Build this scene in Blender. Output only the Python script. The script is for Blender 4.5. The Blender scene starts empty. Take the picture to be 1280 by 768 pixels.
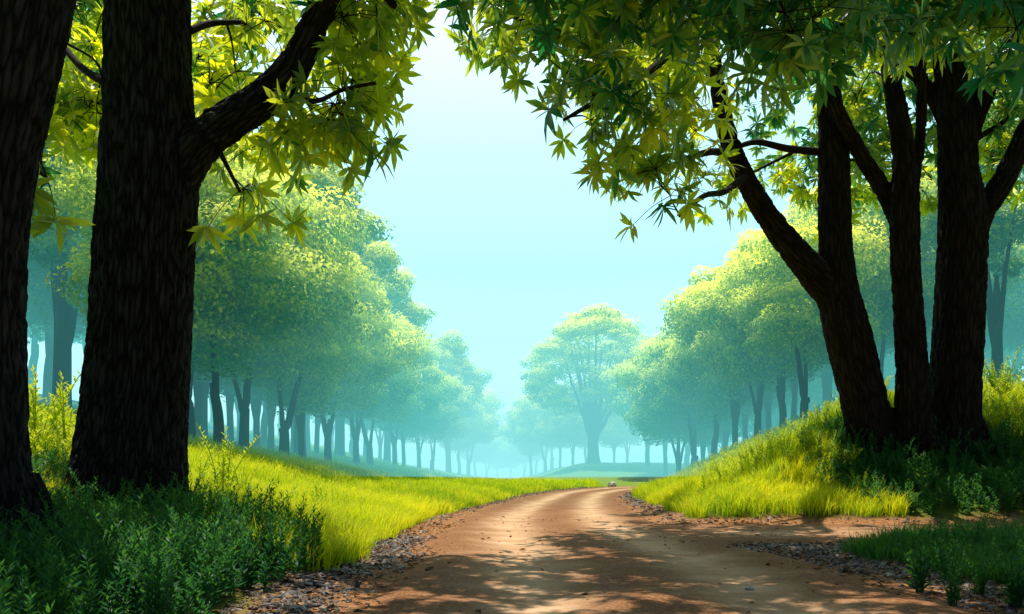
import bpy, math, random
import numpy as np
from mathutils import Vector, noise as mnoise

SEED = 11
rng = np.random.default_rng(SEED)
random.seed(SEED)
scene = bpy.context.scene
col = scene.collection
F, CX, HY, CAMH = 1000.0, 640.0, 598.0, 0.8      # focal length in pixels of the 1280 wide frame, horizon row, eye height
R = math.radians


def at(px, py, D):
    return np.array([(px - CX) / F * D, D, CAMH + (HY - py) / F * D])


# ------------------------------------------------------------------ mesh helpers
def make_mesh(name, verts, quads=None, tris=None, smooth=True, attrs=None):
    verts = np.asarray(verts, dtype=np.float32).reshape(-1, 3)
    me = bpy.data.meshes.new(name)
    me.vertices.add(len(verts))
    me.vertices.foreach_set('co', verts.ravel())
    parts, starts, off = [], [], 0
    for f, k in ((quads, 4), (tris, 3)):
        if f is not None and len(f):
            f = np.asarray(f, dtype=np.int32).reshape(-1, k)
            parts.append(f.ravel())
            starts.append(off + np.arange(len(f), dtype=np.int32) * k)
            off += f.size
    loops = np.concatenate(parts)
    starts = np.concatenate(starts)
    me.loops.add(len(loops))
    me.loops.foreach_set('vertex_index', loops)
    me.polygons.add(len(starts))
    me.polygons.foreach_set('loop_start', starts)
    if smooth:
        me.polygons.foreach_set('use_smooth', np.ones(len(starts), dtype=bool))
    me.update(calc_edges=True)
    for k, (typ, data) in (attrs or {}).items():
        a = me.attributes.new(k, typ, 'POINT')
        data = np.asarray(data, dtype=np.float32)
        a.data.foreach_set('vector' if typ == 'FLOAT_VECTOR' else 'value', data.ravel())
    me.validate()
    return me


def link(name, me, mat=None, parent=None):
    o = bpy.data.objects.new(name, me)
    col.objects.link(o)
    if mat is not None:
        me.materials.clear()
        me.materials.append(mat)
    if parent is not None:
        o.parent = parent
    return o


def tag(o, label=None, cat=None, group=None, kind=None):
    if label: o['label'] = label
    if cat: o['category'] = cat
    if group: o['group'] = group
    if kind: o['kind'] = kind
    return o


def empty(name, loc=(0, 0, 0)):
    o = bpy.data.objects.new(name, None)
    o.empty_display_size = 0.3
    o.location = loc
    col.objects.link(o)
    return o


def norm(v):
    return v / np.maximum(np.linalg.norm(v, axis=-1, keepdims=True), 1e-9)


def smooth(x, a, b):
    t = np.clip((x - a) / (b - a), 0, 1)
    return t * t * (3 - 2 * t)


def vnoise(x, y, s, seed=0.0):
    """cheap smooth pseudo noise in -1..1 from summed sines"""
    x = x * s + seed * 3.1; y = y * s - seed * 1.7
    return (np.sin(x * 1.3 + 1.7 * np.sin(y * 0.9 + seed)) + np.sin(y * 1.7 + 1.3 * np.sin(x * 1.1 - seed))
            + 0.5 * np.sin(x * 3.1 - y * 2.3 + seed * 5) + 0.5 * np.sin(x * 2.2 + y * 4.1)) / 3.0


class Bag:
    """collects vertices, faces and one point attribute"""
    def __init__(self):
        self.v, self.q, self.t, self.a, self.n = [], [], [], [], 0

    def add(self, v, q=None, t=None, a=None):
        v = np.asarray(v, dtype=np.float32).reshape(-1, 3)
        if q is not None and len(q): self.q.append(np.asarray(q).reshape(-1, 4) + self.n)
        if t is not None and len(t): self.t.append(np.asarray(t).reshape(-1, 3) + self.n)
        self.v.append(v)
        self.a.append(np.zeros(len(v)) if a is None else np.broadcast_to(a, (len(v),)))
        self.n += len(v)

    def mesh(self, name, smooth=True):
        return make_mesh(name, np.concatenate(self.v), np.concatenate(self.q) if self.q else None,
                         np.concatenate(self.t) if self.t else None, smooth,
                         {'tint': ('FLOAT', np.concatenate(self.a))})


def catmull(pts, n):
    """smooth resample of rows (x,y,z,r...)"""
    p = np.asarray(pts, dtype=float)
    if len(p) == 2:
        t = np.linspace(0, 1, n)[:, None]
        return p[0] * (1 - t) + p[1] * t
    e = np.vstack([2 * p[0] - p[1], p, 2 * p[-1] - p[-2]])
    u = np.linspace(0, len(p) - 1, n)
    i = np.minimum(u.astype(int), len(p) - 2)
    t = (u - i)[:, None]
    a, b, c, d = e[i], e[i + 1], e[i + 2], e[i + 3]
    return 0.5 * ((2 * b) + (c - a) * t + (2 * a - 5 * b + 4 * c - d) * t ** 2 + (3 * b - 3 * c + d - a) * t ** 3)


def tube(bag, path, rad, sides=8, tint=0.0, caps=True):
    P = np.asarray(path, float)
    r = np.broadcast_to(np.asarray(rad, float), (len(P),))
    T = norm(np.gradient(P, axis=0))
    ref = np.array([0.31, 0.94, 0.12]) if abs(T[0][2]) > 0.6 else np.array([0.05, 0.1, 1.0])
    U = norm(np.cross(T, ref)); V = np.cross(T, U)
    th = np.linspace(0, 2 * math.pi, sides, endpoint=False)
    ring = P[:, None, :] + r[:, None, None] * (np.cos(th)[None, :, None] * U[:, None, :] + np.sin(th)[None, :, None] * V[:, None, :])
    v = ring.reshape(-1, 3)
    n = len(P)
    i = np.arange(n - 1)[:, None] * sides
    j = np.arange(sides)[None, :]
    j2 = (j + 1) % sides
    q = np.stack([i + j, i + j2, i + sides + j2, i + sides + j], -1).reshape(-1, 4)
    t = None
    if caps:
        v = np.vstack([v, P[0], P[-1]])
        c0, c1 = n * sides, n * sides + 1
        jj = np.arange(sides); jn = (jj + 1) % sides
        t = np.vstack([np.stack([np.full(sides, c0), jn, jj], -1),
                       np.stack([np.full(sides, c1), (n - 1) * sides + jj, (n - 1) * sides + jn], -1)])
    bag.add(v, q, t, tint)


def leaves_big(bag, base, d, up, L, W, droop, tint):
    """lance-shaped leaves folded along the midrib and bent down: 4 stations x 3 points"""
    N = len(base)
    d = norm(d); side = norm(np.cross(d, up)); nn = norm(np.cross(side, d))
    ts = np.array([0.0, 0.28, 0.62, 1.0]); ws = np.array([0.10, 0.85, 0.92, 0.03])
    V = np.zeros((N, 4, 3, 3))
    for k in range(4):
        c = base + d * (L * ts[k])[:, None] - nn * (droop * L * ts[k] ** 2)[:, None] * 0.5
        c[:, 2] -= droop * L * ts[k] ** 2 * 0.5
        w = (W * ws[k])[:, None]
        V[:, k, 1] = c
        V[:, k, 0] = c - side * w + nn * w * 0.35
        V[:, k, 2] = c + side * w + nn * w * 0.35
    q = []
    for k in range(3):
        for s in range(2):
            a = k * 3 + s
            q.append([a, a + 1, a + 4, a + 3])
    q = (np.arange(N)[:, None, None] * 12 + np.array(q)[None]).reshape(-1, 4)
    bag.add(V.reshape(-1, 3), q, None, np.repeat(tint, 12))


def leaves_small(bag, base, d, up, L, W, tint, fold=0.3):
    """one bent quad per leaf"""
    N = len(base)
    d = norm(d); side = norm(np.cross(d, up)); nn = norm(np.cross(side, d))
    m = base + d * (L * 0.45)[:, None]
    V = np.stack([base, m + side * W[:, None] + nn * (W * fold)[:, None], base + d * L[:, None] - nn * (L * 0.12)[:, None],
                  m - side * W[:, None] + nn * (W * fold)[:, None]], 1)
    q = np.arange(N)[:, None] * 4 + np.arange(4)[None]
    bag.add(V.reshape(-1, 3), q, None, np.repeat(tint, 4))


def blades(bag, base, az, H, lean, W, tint):
    """grass blades: one quad and one tip triangle, bent over"""
    N = len(base)
    h = np.stack([np.cos(az), np.sin(az), np.zeros(N)], -1)
    fa = az + rng.uniform(0.6, 2.5, N)
    s = np.stack([np.cos(fa), np.sin(fa), np.zeros(N)], -1)
    z = np.array([0, 0, 1.0])
    m = base + h * (lean * H * 0.35)[:, None] + z * (H * 0.6)[:, None]
    tip = base + h * (lean * H)[:, None] + z * (H * (1.0 - 0.25 * lean))[:, None]
    w = W[:, None]
    V = np.stack([base - s * w, base + s * w, m + s * w * 0.75, m - s * w * 0.75, tip], 1)
    i = np.arange(N)[:, None] * 5
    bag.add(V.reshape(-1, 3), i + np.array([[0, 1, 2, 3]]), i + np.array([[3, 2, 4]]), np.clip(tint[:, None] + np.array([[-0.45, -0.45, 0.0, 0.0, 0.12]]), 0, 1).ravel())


# ------------------------------------------------------------------ materials
def nodes_of(name):
    m = bpy.data.materials.new(name)
    m.use_nodes = True
    nt = m.node_tree
    nt.nodes.clear()
    return m, nt, nt.nodes.new('ShaderNodeOutputMaterial')


def N_(nt, typ, **kw):
    n = nt.nodes.new(typ)
    for k, v in kw.items():
        setattr(n, k, v)
    return n


def ramp(nt, stops, src=None, interp='LINEAR'):
    n = N_(nt, 'ShaderNodeValToRGB')
    n.color_ramp.interpolation = interp
    el = n.color_ramp.elements
    el[0].position, el[0].color = stops[0][0], (*stops[0][1], 1)
    el[1].position, el[1].color = stops[-1][0], (*stops[-1][1], 1)
    for p, c in stops[1:-1]:
        e = el.new(p); e.color = (*c, 1)
    if src is not None: nt.links.new(src, n.inputs[0])
    return n


def mixc(nt, fac, a, b, mode='MIX'):
    n = N_(nt, 'ShaderNodeMix', data_type='RGBA', blend_type=mode)
    for sock, v in ((n.inputs[0], fac), (n.inputs[6], a), (n.inputs[7], b)):
        if hasattr(v, 'is_output'): nt.links.new(v, sock)
        elif isinstance(v, (int, float)): sock.default_value = v
        else: sock.default_value = (*v, 1)
    return n.outputs[2]


def leaf_mat(name, c1, c2, t1, t2, tw=0.45, rough=0.5, spec=0.3, rnd=0.0, brighten=False):
    m, nt, out = nodes_of(name)
    at_ = N_(nt, 'ShaderNodeAttribute', attribute_name='tint')
    fac = at_.outputs['Fac']
    if rnd:
        oi = N_(nt, 'ShaderNodeObjectInfo')
        ad = N_(nt, 'ShaderNodeMath', operation='MULTIPLY_ADD')
        nt.links.new(oi.outputs['Random'], ad.inputs[0]); ad.inputs[1].default_value = rnd
        nt.links.new(fac, ad.inputs[2])
        sb = N_(nt, 'ShaderNodeMath', operation='SUBTRACT', use_clamp=True)
        nt.links.new(ad.outputs[0], sb.inputs[0]); sb.inputs[1].default_value = rnd / 2
        fac = sb.outputs[0]
    p = N_(nt, 'ShaderNodeBsdfPrincipled')
    p.inputs['Roughness'].default_value = rough
    p.inputs['Specular IOR Level'].default_value = spec
    nt.links.new(mixc(nt, fac, c1, c2), p.inputs['Base Color'])
    tr = N_(nt, 'ShaderNodeBsdfTranslucent')
    nt.links.new(mixc(nt, fac, t1, t2), tr.inputs['Color'])
    mx = N_(nt, 'ShaderNodeMixShader')
    mx.inputs[0].default_value = tw
    if brighten:          # brightens leaves beyond the sun's light: reflection and transmission added in full
        mx = N_(nt, 'ShaderNodeAddShader')
        nt.links.new(p.outputs[0], mx.inputs[0]); nt.links.new(tr.outputs[0], mx.inputs[1])
    else:
        nt.links.new(p.outputs[0], mx.inputs[1]); nt.links.new(tr.outputs[0], mx.inputs[2])
    nt.links.new(mx.outputs[0], out.inputs['Surface'])
    return m


def bark_mat(name, dark, light, bump=0.02, scale=1.0, attr=True):
    m, nt, out = nodes_of(name)
    p = N_(nt, 'ShaderNodeBsdfPrincipled')
    p.inputs['Roughness'].default_value = 0.9
    p.inputs['Specular IOR Level'].default_value = 0.15
    if attr:
        a = N_(nt, 'ShaderNodeAttribute', attribute_name='bark'); vec = a.outputs['Vector']
    else:
        tc = N_(nt, 'ShaderNodeTexCoord')
        mp = N_(nt, 'ShaderNodeMapping'); mp.inputs['Scale'].default_value = (1, 1, 0.15)
        nt.links.new(tc.outputs['Object'], mp.inputs[0]); vec = mp.outputs[0]
    n1 = N_(nt, 'ShaderNodeTexNoise'); n1.inputs['Scale'].default_value = 9 * scale; n1.inputs['Detail'].default_value = 6
    n1.inputs['Distortion'].default_value = 0.4
    nt.links.new(vec, n1.inputs['Vector'])
    v1 = N_(nt, 'ShaderNodeTexVoronoi', feature='DISTANCE_TO_EDGE'); v1.inputs['Scale'].default_value = 13 * scale
    nt.links.new(vec, v1.inputs['Vector'])
    mm = N_(nt, 'ShaderNodeMath', operation='MULTIPLY'); nt.links.new(n1.outputs['Fac'], mm.inputs[0])
    rr = ramp(nt, [(0.0, (0.15,) * 3), (0.25, (1,) * 3)], v1.outputs['Distance'])
    nt.links.new(rr.outputs[0], mm.inputs[1])
    r = ramp(nt, [(0.1, dark), (0.65, light)], mm.outputs[0])
    nt.links.new(r.outputs[0], p.inputs['Base Color'])
    b = N_(nt, 'ShaderNodeBump'); b.inputs['Distance'].default_value = bump; b.inputs['Strength'].default_value = 0.9
    nt.links.new(mm.outputs[0], b.inputs['Height']); nt.links.new(b.outputs[0], p.inputs['Normal'])
    nt.links.new(p.outputs[0], out.inputs['Surface'])
    return m


def M_ground():
    m, nt, out = nodes_of('ground_soil')
    p = N_(nt, 'ShaderNodeBsdfPrincipled'); p.inputs['Roughness'].default_value = 0.95; p.inputs['Specular IOR Level'].default_value = 0.1
    tc = N_(nt, 'ShaderNodeTexCoord')
    n1 = N_(nt, 'ShaderNodeTexNoise'); n1.inputs['Scale'].default_value = 0.8; n1.inputs['Detail'].default_value = 8
    n2 = N_(nt, 'ShaderNodeTexNoise'); n2.inputs['Scale'].default_value = 22; n2.inputs['Detail'].default_value = 8
    for n in (n1, n2): nt.links.new(tc.outputs['Object'], n.inputs['Vector'])
    green = ramp(nt, [(0.3, (0.035, 0.075, 0.012)), (0.55, (0.10, 0.17, 0.015)), (0.75, (0.16, 0.22, 0.02))], n1.outputs['Fac'])
    dirt = ramp(nt, [(0.3, (0.14, 0.055, 0.022)), (0.5, (0.34, 0.15, 0.06)), (0.72, (0.54, 0.29, 0.14))], n2.outputs['Fac'])
    at_ = N_(nt, 'ShaderNodeAttribute', attribute_name='dirt')
    lawn = N_(nt, 'ShaderNodeAttribute', attribute_name='lawn')
    g2 = mixc(nt, lawn.outputs['Fac'], green.outputs[0], (0.20, 0.30, 0.035))
    nt.links.new(mixc(nt, at_.outputs['Fac'], g2, dirt.outputs[0]), p.inputs['Base Color'])
    b = N_(nt, 'ShaderNodeBump'); b.inputs['Distance'].default_value = 0.03; b.inputs['Strength'].default_value = 0.8
    nt.links.new(n2.outputs['Fac'], b.inputs['Height']); nt.links.new(b.outputs[0], p.inputs['Normal'])
    nt.links.new(p.outputs[0], out.inputs['Surface'])
    return m


def M_road():
    m, nt, out = nodes_of('road_dirt')
    p = N_(nt, 'ShaderNodeBsdfPrincipled'); p.inputs['Roughness'].default_value = 0.92; p.inputs['Specular IOR Level'].default_value = 0.15
    tc = N_(nt, 'ShaderNodeTexCoord')
    n1 = N_(nt, 'ShaderNodeTexNoise'); n1.inputs['Scale'].default_value = 1.6; n1.inputs['Detail'].default_value = 9; n1.inputs['Roughness'].default_value = 0.65
    n2 = N_(nt, 'ShaderNodeTexNoise'); n2.inputs['Scale'].default_value = 38; n2.inputs['Detail'].default_value = 6
    vo = N_(nt, 'ShaderNodeTexVoronoi'); vo.inputs['Scale'].default_value = 30
    for n in (n1, n2, vo): nt.links.new(tc.outputs['Object'], n.inputs['Vector'])
    tr = N_(nt, 'ShaderNodeAttribute', attribute_name='track')
    loose = ramp(nt, [(0.3, (0.13, 0.052, 0.02)), (0.5, (0.28, 0.12, 0.048)), (0.7, (0.46, 0.23, 0.10))], n2.outputs['Fac'])
    packed = ramp(nt, [(0.3, (0.48, 0.255, 0.12)), (0.55, (0.70, 0.43, 0.245)), (0.75, (0.80, 0.55, 0.36))], n1.outputs['Fac'])
    # wheel tracks, broken up by noise
    ma = N_(nt, 'ShaderNodeMath', operation='MULTIPLY_ADD'); nt.links.new(n1.outputs['Fac'], ma.inputs[0]); ma.inputs[1].default_value = 0.7
    sb = N_(nt, 'ShaderNodeMath', operation='SUBTRACT'); nt.links.new(tr.outputs['Fac'], sb.inputs[0]); sb.inputs[1].default_value = 0.37
    nt.links.new(sb.outputs[0], ma.inputs[2])
    cl = N_(nt, 'ShaderNodeClamp'); nt.links.new(ma.outputs[0], cl.inputs[0])
    c = mixc(nt, cl.outputs[0], loose.outputs[0], packed.outputs[0])
    sp = ramp(nt, [(0.0, (1.25,) * 3), (0.12, (1.0,) * 3), (0.5, (0.9,) * 3)], vo.outputs['Distance'])
    nt.links.new(mixc(nt, 0.7, c, sp.outputs[0], 'MULTIPLY'), p.inputs['Base Color'])
    ad = N_(nt, 'ShaderNodeMath', operation='MULTIPLY_ADD'); nt.links.new(n2.outputs['Fac'], ad.inputs[0]); ad.inputs[1].default_value = 0.5
    nt.links.new(n1.outputs['Fac'], ad.inputs[2])
    b = N_(nt, 'ShaderNodeBump'); b.inputs['Distance'].default_value = 0.035; b.inputs['Strength'].default_value = 0.8
    nt.links.new(ad.outputs[0], b.inputs['Height']); nt.links.new(b.outputs[0], p.inputs['Normal'])
    nt.links.new(p.outputs[0], out.inputs['Surface'])
    return m


def M_stone(name, c1, c2, c3):
    m, nt, out = nodes_of(name)
    p = N_(nt, 'ShaderNodeBsdfPrincipled'); p.inputs['Roughness'].default_value = 0.55; p.inputs['Specular IOR Level'].default_value = 0.4
    a = N_(nt, 'ShaderNodeAttribute', attribute_name='tint')
    r = ramp(nt, [(0.0, c1), (0.55, c2), (1.0, c3)], a.outputs['Fac'])
    tc = N_(nt, 'ShaderNodeTexCoord')
    n = N_(nt, 'ShaderNodeTexNoise'); n.inputs['Scale'].default_value = 45; nt.links.new(tc.outputs['Object'], n.inputs['Vector'])
    rr = ramp(nt, [(0.3, (0.6,) * 3), (0.7, (1.2,) * 3)], n.outputs['Fac'])
    nt.links.new(mixc(nt, 1.0, r.outputs[0], rr.outputs[0], 'MULTIPLY'), p.inputs['Base Color'])
    nt.links.new(p.outputs[0], out.inputs['Surface'])
    return m


MAT = {
    'ground': M_ground(), 'road': M_road(),
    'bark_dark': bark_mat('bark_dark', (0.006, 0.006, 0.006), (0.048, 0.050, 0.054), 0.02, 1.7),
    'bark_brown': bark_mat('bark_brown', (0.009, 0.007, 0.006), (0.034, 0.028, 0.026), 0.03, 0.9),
    'bark_far': bark_mat('bark_far', (0.02, 0.018, 0.016), (0.06, 0.05, 0.042), 0.04, 0.5, attr=False),
    'twig': bark_mat('twig_bark', (0.012, 0.009, 0.007), (0.05, 0.032, 0.022), 0.004, 4, attr=False),
    'leaf': leaf_mat('leaf_canopy', (0.004, 0.075, 0.05), (0.03, 0.12, 0.025), (0.012, 0.15, 0.03), (0.78, 0.76, 0.010), 0.5, 0.38, 0.5, brighten=True),
    'crown': leaf_mat('leaf_woodland', (0.055, 0.26, 0.17), (0.88, 0.84, 0.15), (0.05, 0.17, 0.09), (0.56, 0.53, 0.07), 0.42, 0.7, 0.05, rnd=0.25, brighten=True),  # teal shade tone to sunlit yellow, chosen by the painted tint
    'grass': leaf_mat('grass_blade', (0.12, 0.235, 0.006), (0.55, 0.505, 0.010), (0.16, 0.27, 0.006), (0.52, 0.48, 0.010), 0.5, 0.6, 0.12, brighten=True),
    'herb': leaf_mat('herb_leaf_shaded', (0.006, 0.082, 0.046), (0.03, 0.19, 0.045), (0.03, 0.24, 0.05), (0.20, 0.46, 0.03), 0.42, 0.5, 0.25),  # shaded tone of the herb leaf, shade put into its colour
    'herb_sunlit': leaf_mat('herb_leaf_sunlit', (0.07, 0.19, 0.02), (0.42, 0.42, 0.015), (0.13, 0.27, 0.01), (0.50, 0.47, 0.012), 0.5, 0.55, 0.15, brighten=True),  # sunlit tone of the same leaf, sunlight put into its colour
    'litter': leaf_mat('dry_leaf', (0.10, 0.045, 0.02), (0.45, 0.26, 0.12), (0.15, 0.06, 0.02), (0.4, 0.2, 0.06), 0.2, 0.7, 0.2),
    'gravel': M_stone('gravel_stone', (0.035, 0.026, 0.024), (0.14, 0.105, 0.09), (0.50, 0.40, 0.34)),
    'pale': M_stone('pale_stone', (0.5, 0.45, 0.45), (0.6, 0.55, 0.54), (0.75, 0.7, 0.68)),
    'blue': M_stone('blue_chip', (0.30, 0.42, 0.48), (0.4, 0.52, 0.58), (0.5, 0.6, 0.66)),
}

# ------------------------------------------------------------------ terrain
PM = catmull([(0.75, -12), (0.75, 0), (0.9, 4.7), (0.88, 8), (0.78, 11.5), (0.8, 15.4), (1.5, 24), (2.5, 33), (4.2, 41), (6.6, 47), (9.6, 51),
              (13, 53.8), (18, 56), (26, 58), (45, 60)], 150)
PB = catmull([(0.9, 11.9), (3, 11.7), (6, 11.8), (12, 12.1), (24, 12.8), (60, 15)], 60)
HW, HB = 1.85, 1.9


def path_dist(P, x, y):
    best = np.full(x.shape, 1e9); sign = np.ones(x.shape)
    for a, b in zip(P[:-1], P[1:]):
        ab = b - a
        t = np.clip(((x - a[0]) * ab[0] + (y - a[1]) * ab[1]) / (ab @ ab), 0, 1)
        dx, dy = x - a[0] - t * ab[0], y - a[1] - t * ab[1]
        d = np.hypot(dx, dy)
        s = np.where(ab[0] * dy - ab[1] * dx < 0, 1.0, -1.0)      # + on the right of the path
        w = d < best
        best = np.where(w, d, best); sign = np.where(w, s, sign)
    return best * sign


def fields(x, y):
    x = np.asarray(x, float); y = np.asarray(y, float)
    dm = path_dist(PM, x, y)
    db = path_dist(PB, x, y)
    db = np.where(x < 0.9, 99.0, db)
    eb = np.abs(db) - HB
    e = np.minimum(np.abs(dm) - HW, eb)
    left = dm < 0
    near_side = (~left) & (db > 0)            # triangle between the road and the branch
    z = 0.30 * smooth(y, 28, 58)
    # left meadow and the slope behind it
    el = np.clip(-dm - HW, 0, None)
    hl = (0.38 - 0.2 * smooth(y, 25, 50)) * smooth(el, 0.3, 3.0) * (0.5 + 0.5 * smooth(y, 4, 9))
    k = -x - 3.7
    hl = hl + np.minimum(0.225 * np.where(k > 0, k, 0) ** 1.0 * smooth(k, -0.5, 2.0), 5.0) * (1 - 0.35 * smooth(y, 60, 140))
    hl = hl + 1.9 * smooth(y, 60, 80) * smooth(x, 0.5, 8)
    # right bank
    er = np.minimum(np.abs(dm) - HW, eb)
    hr = np.interp(er, [0, 0.7, 2.0, 4, 6.5, 11, 30], [0, 0.10, 0.50, 1.55, 2.75, 3.5, 3.7])
    hr = hr * (1 - 0.45 * smooth(y, 30, 48))
    hn = 0.10 * smooth(er, 0.2, 1.8)
    z = z + np.where(left, hl, np.where(near_side, hn, hr))
    off = smooth(e, 0.2, 1.2)
    z = z + off * (0.05 * vnoise(x, y, 0.9, 1) + 0.12 * vnoise(x, y, 0.17, 2) * smooth(e, 1, 6))
    # wheel ruts on the road
    z = z + (1 - smooth(e, -0.3, 0.3)) * (0.018 * vnoise(x, y, 2.3, 4))
    return z, e, dm, db


def gz(x, y):
    return fields(np.atleast_1d(x), np.atleast_1d(y))[0]


def axis(pairs):
    out = []
    for a, b, s in pairs:
        out.append(np.arange(a, b, s))
    return np.concatenate(out)


def grid_mesh(name, xs, ys, keep=None, dz=0.0):
    X, Y = np.meshgrid(xs, ys)
    z, e, dm, db = fields(X, Y)
    nx, ny = len(xs), len(ys)
    i = np.arange(nx - 1)[None, :] + np.arange(ny - 1)[:, None] * nx
    q = np.stack([i, i + 1, i + 1 + nx, i + nx], -1).reshape(-1, 4)
    V = np.stack([X, Y, z + dz], -1).reshape(-1, 3)
    return V, q, e.ravel(), dm.ravel(), db.ravel()


gx = axis([(-620, -60, 28), (-60, -20, 2), (-20, -9, 0.5), (-9, 14, 0.16), (14, 24, 0.5), (24, 60, 2), (60, 650, 28)])
gy = axis([(-40, 2, 2), (2, 24, 0.16), (24, 64, 0.5), (64, 140, 3), (140, 900, 38)])
V, q, e, dm, db = grid_mesh('ground', gx, gy)
V[:, 2] -= 0.03 * (1 - smooth(e, -0.6, -0.25))
dirt = 1 - smooth(e + 0.25 * vnoise(V[:, 0], V[:, 1], 1.7, 7), 0.35, 1.1)
lawn = smooth(V[:, 1], 44, 50) * smooth(V[:, 0], 0, 3)
ground = link('ground', make_mesh('ground', V, q, attrs={'dirt': ('FLOAT', dirt), 'lawn': ('FLOAT', lawn)}), MAT['ground'])
tag(ground, 'rolling grassy ground with bare brown soil along the dirt road', kind='structure')

rx = axis([(-2.2, 12, 0.09), (12, 30, 0.4)])
ry = axis([(0.5, 17, 0.09), (17, 64, 0.22)])
V, q, e, dm, db = grid_mesh('road', rx, ry, dz=0.012)
ragged = e + 0.10 * vnoise(V[:, 0], V[:, 1], 3.1, 3) + 0.16 * vnoise(V[:, 0], V[:, 1], 0.8, 5)
keepv = ragged < 0.14
V[:, 2] -= 0.05 * smooth(ragged, -0.22, 0.12)
kq = keepv[q].all(1)
q = q[kq]
used, inv = np.unique(q, return_inverse=True)
q = inv.reshape(-1, 4); V = V[used]; e = e[used]; dm = dm[used]; db = db[used]


def trk(d, c=0.82, w=0.40):
    return np.maximum(np.exp(-((d - c) / w) ** 2), np.exp(-((d + c) / w) ** 2))


onb = smooth(np.abs(dm), 1.5, 2.6)
track = (1 - onb) * trk(dm + 0.12 * vnoise(V[:, 0], V[:, 1], 0.35, 9)) + onb * np.maximum(0.55 * np.exp(-(db / 1.1) ** 2), 0)
track *= 1 - smooth(e, -0.45, 0.0)
V[:, 2] -= 0.03 * track * (1 - smooth(e, -0.6, -0.1)) - 0.012
road = link('road', make_mesh('road', V, q, attrs={'track': ('FLOAT', track)}), MAT['road'])
tag(road, 'sandy orange dirt road with pale wheel tracks and a side branch to the right', kind='structure')


# ------------------------------------------------------------------ gravel verges
def ico():
    p = (1 + 5 ** 0.5) / 2
    v = norm(np.array([(-1, p, 0), (1, p, 0), (-1, -p, 0), (1, -p, 0), (0, -1, p), (0, 1, p), (0, -1, -p), (0, 1, -p),
                       (p, 0, -1), (p, 0, 1), (-p, 0, -1), (-p, 0, 1)], float))
    f = np.array([(0, 11, 5), (0, 5, 1), (0, 1, 7), (0, 7, 10), (0, 10, 11), (1, 5, 9), (5, 11, 4), (11, 10, 2), (10, 7, 6), (7, 1, 8),
                  (3, 9, 4), (3, 4, 2), (3, 2, 6), (3, 6, 8), (3, 8, 9), (4, 9, 5), (2, 4, 11), (6, 2, 10), (8, 6, 7), (9, 8, 1)])
    return v, f


ICO_V, ICO_F = ico()


def stones(name, xy, size, mat, label):
    n = len(xy)
    z = fields(xy[:, 0], xy[:, 1])[0]
    jit = 1 + rng.uniform(-0.35, 0.35, (n, 12, 1))
    ax = np.stack([rng.uniform(0.8, 1.6, n), rng.uniform(0.5, 1.0, n), rng.uniform(0.18, 0.5, n)], -1) * size[:, None]
    v = ICO_V[None] * jit * ax[:, None, :]
    tx, ty, a = rng.normal(0, 0.35, n), rng.normal(0, 0.35, n), rng.uniform(0, 2 * math.pi, n)
    c, s = np.cos(tx)[:, None], np.sin(tx)[:, None]
    y, zz = v[..., 1] * c - v[..., 2] * s, v[..., 1] * s + v[..., 2] * c
    c, s = np.cos(ty)[:, None], np.sin(ty)[:, None]
    x, zz = v[..., 0] * c + zz * s, -v[..., 0] * s + zz * c
    c, s = np.cos(a)[:, None], np.sin(a)[:, None]
    x, y = x * c - y * s, x * s + y * c
    P = np.stack([x + xy[:, 0, None], y + xy[:, 1, None], zz + z[:, None] - size[:, None] * 0.02], -1)
    t = (np.arange(n)[:, None, None] * 12 + ICO_F[None]).reshape(-1, 3)
    tint = np.repeat(rng.beta(1.4, 2.2, n), 12)
    o = link(name, make_mesh(name, P.reshape(-1, 3), None, t, smooth=False, attrs={'tint': ('FLOAT', tint)}), mat)
    tag(o, label, kind='stuff')
    return o


def pick(n, x0, x1, y0, y1, test):
    x = rng.uniform(x0, x1, n); y = rng.uniform(y0, y1, n)
    z, e, dm, db = fields(x, y)
    k = test(x, y, e, dm, db)
    return np.stack([x[k], y[k]], -1)


def verge_w(e, c, w):
    return np.exp(-((e - c) / w) ** 2) > rng.uniform(0, 1, e.shape)


left_v = np.vstack([pick(60000, -3.2, 0, 3.2, 11, lambda x, y, e, dm, db: (dm < 0) & verge_w(e + 0.2 * vnoise(x, y, 1.3, 5), 0.46, 0.30)),
                    pick(45000, -2.5, 6, 11, 50, lambda x, y, e, dm, db: (dm < 0) & verge_w(e, 0.42, 0.28))])
left_v = left_v[np.hypot(left_v[:, 0], left_v[:, 1]) > 3]
sz = rng.gamma(2.2, 0.0052, len(left_v)) * (1 + 0.03 * left_v[:, 1])
stones('gravel', left_v, sz, MAT['gravel'], 'grey stone chips and litter along the left verge of the dirt road')
right_v = np.vstack([pick(45000, 2.0, 5, 3.2, 11, lambda x, y, e, dm, db: (dm > 0) & (db > 0) & verge_w(e + 0.2 * vnoise(x, y, 1.3, 5), 0.5, 0.36)),
                     pick(16000, 2.0, 14, 8.0, 10.6, lambda x, y, e, dm, db: (dm > 0) & (db > 0) & verge_w(e, 0.3, 0.3))])
sz = rng.gamma(2.2, 0.0052, len(right_v)) * (1 + 0.03 * right_v[:, 1])
stones('gravel', right_v, sz, MAT['gravel'], 'dark stone chips in the corner between the road and its right branch')
far_v = pick(60000, 2, 18, 12.5, 50, lambda x, y, e, dm, db: (dm > 0) & (db < 0) & verge_w(e, 0.42, 0.30))
sz = rng.gamma(2.2, 0.008, len(far_v)) * (1 + 0.02 * far_v[:, 1])
stones('gravel', far_v, sz, MAT['gravel'], 'grey stones along the foot of the right grass bank')


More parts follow.
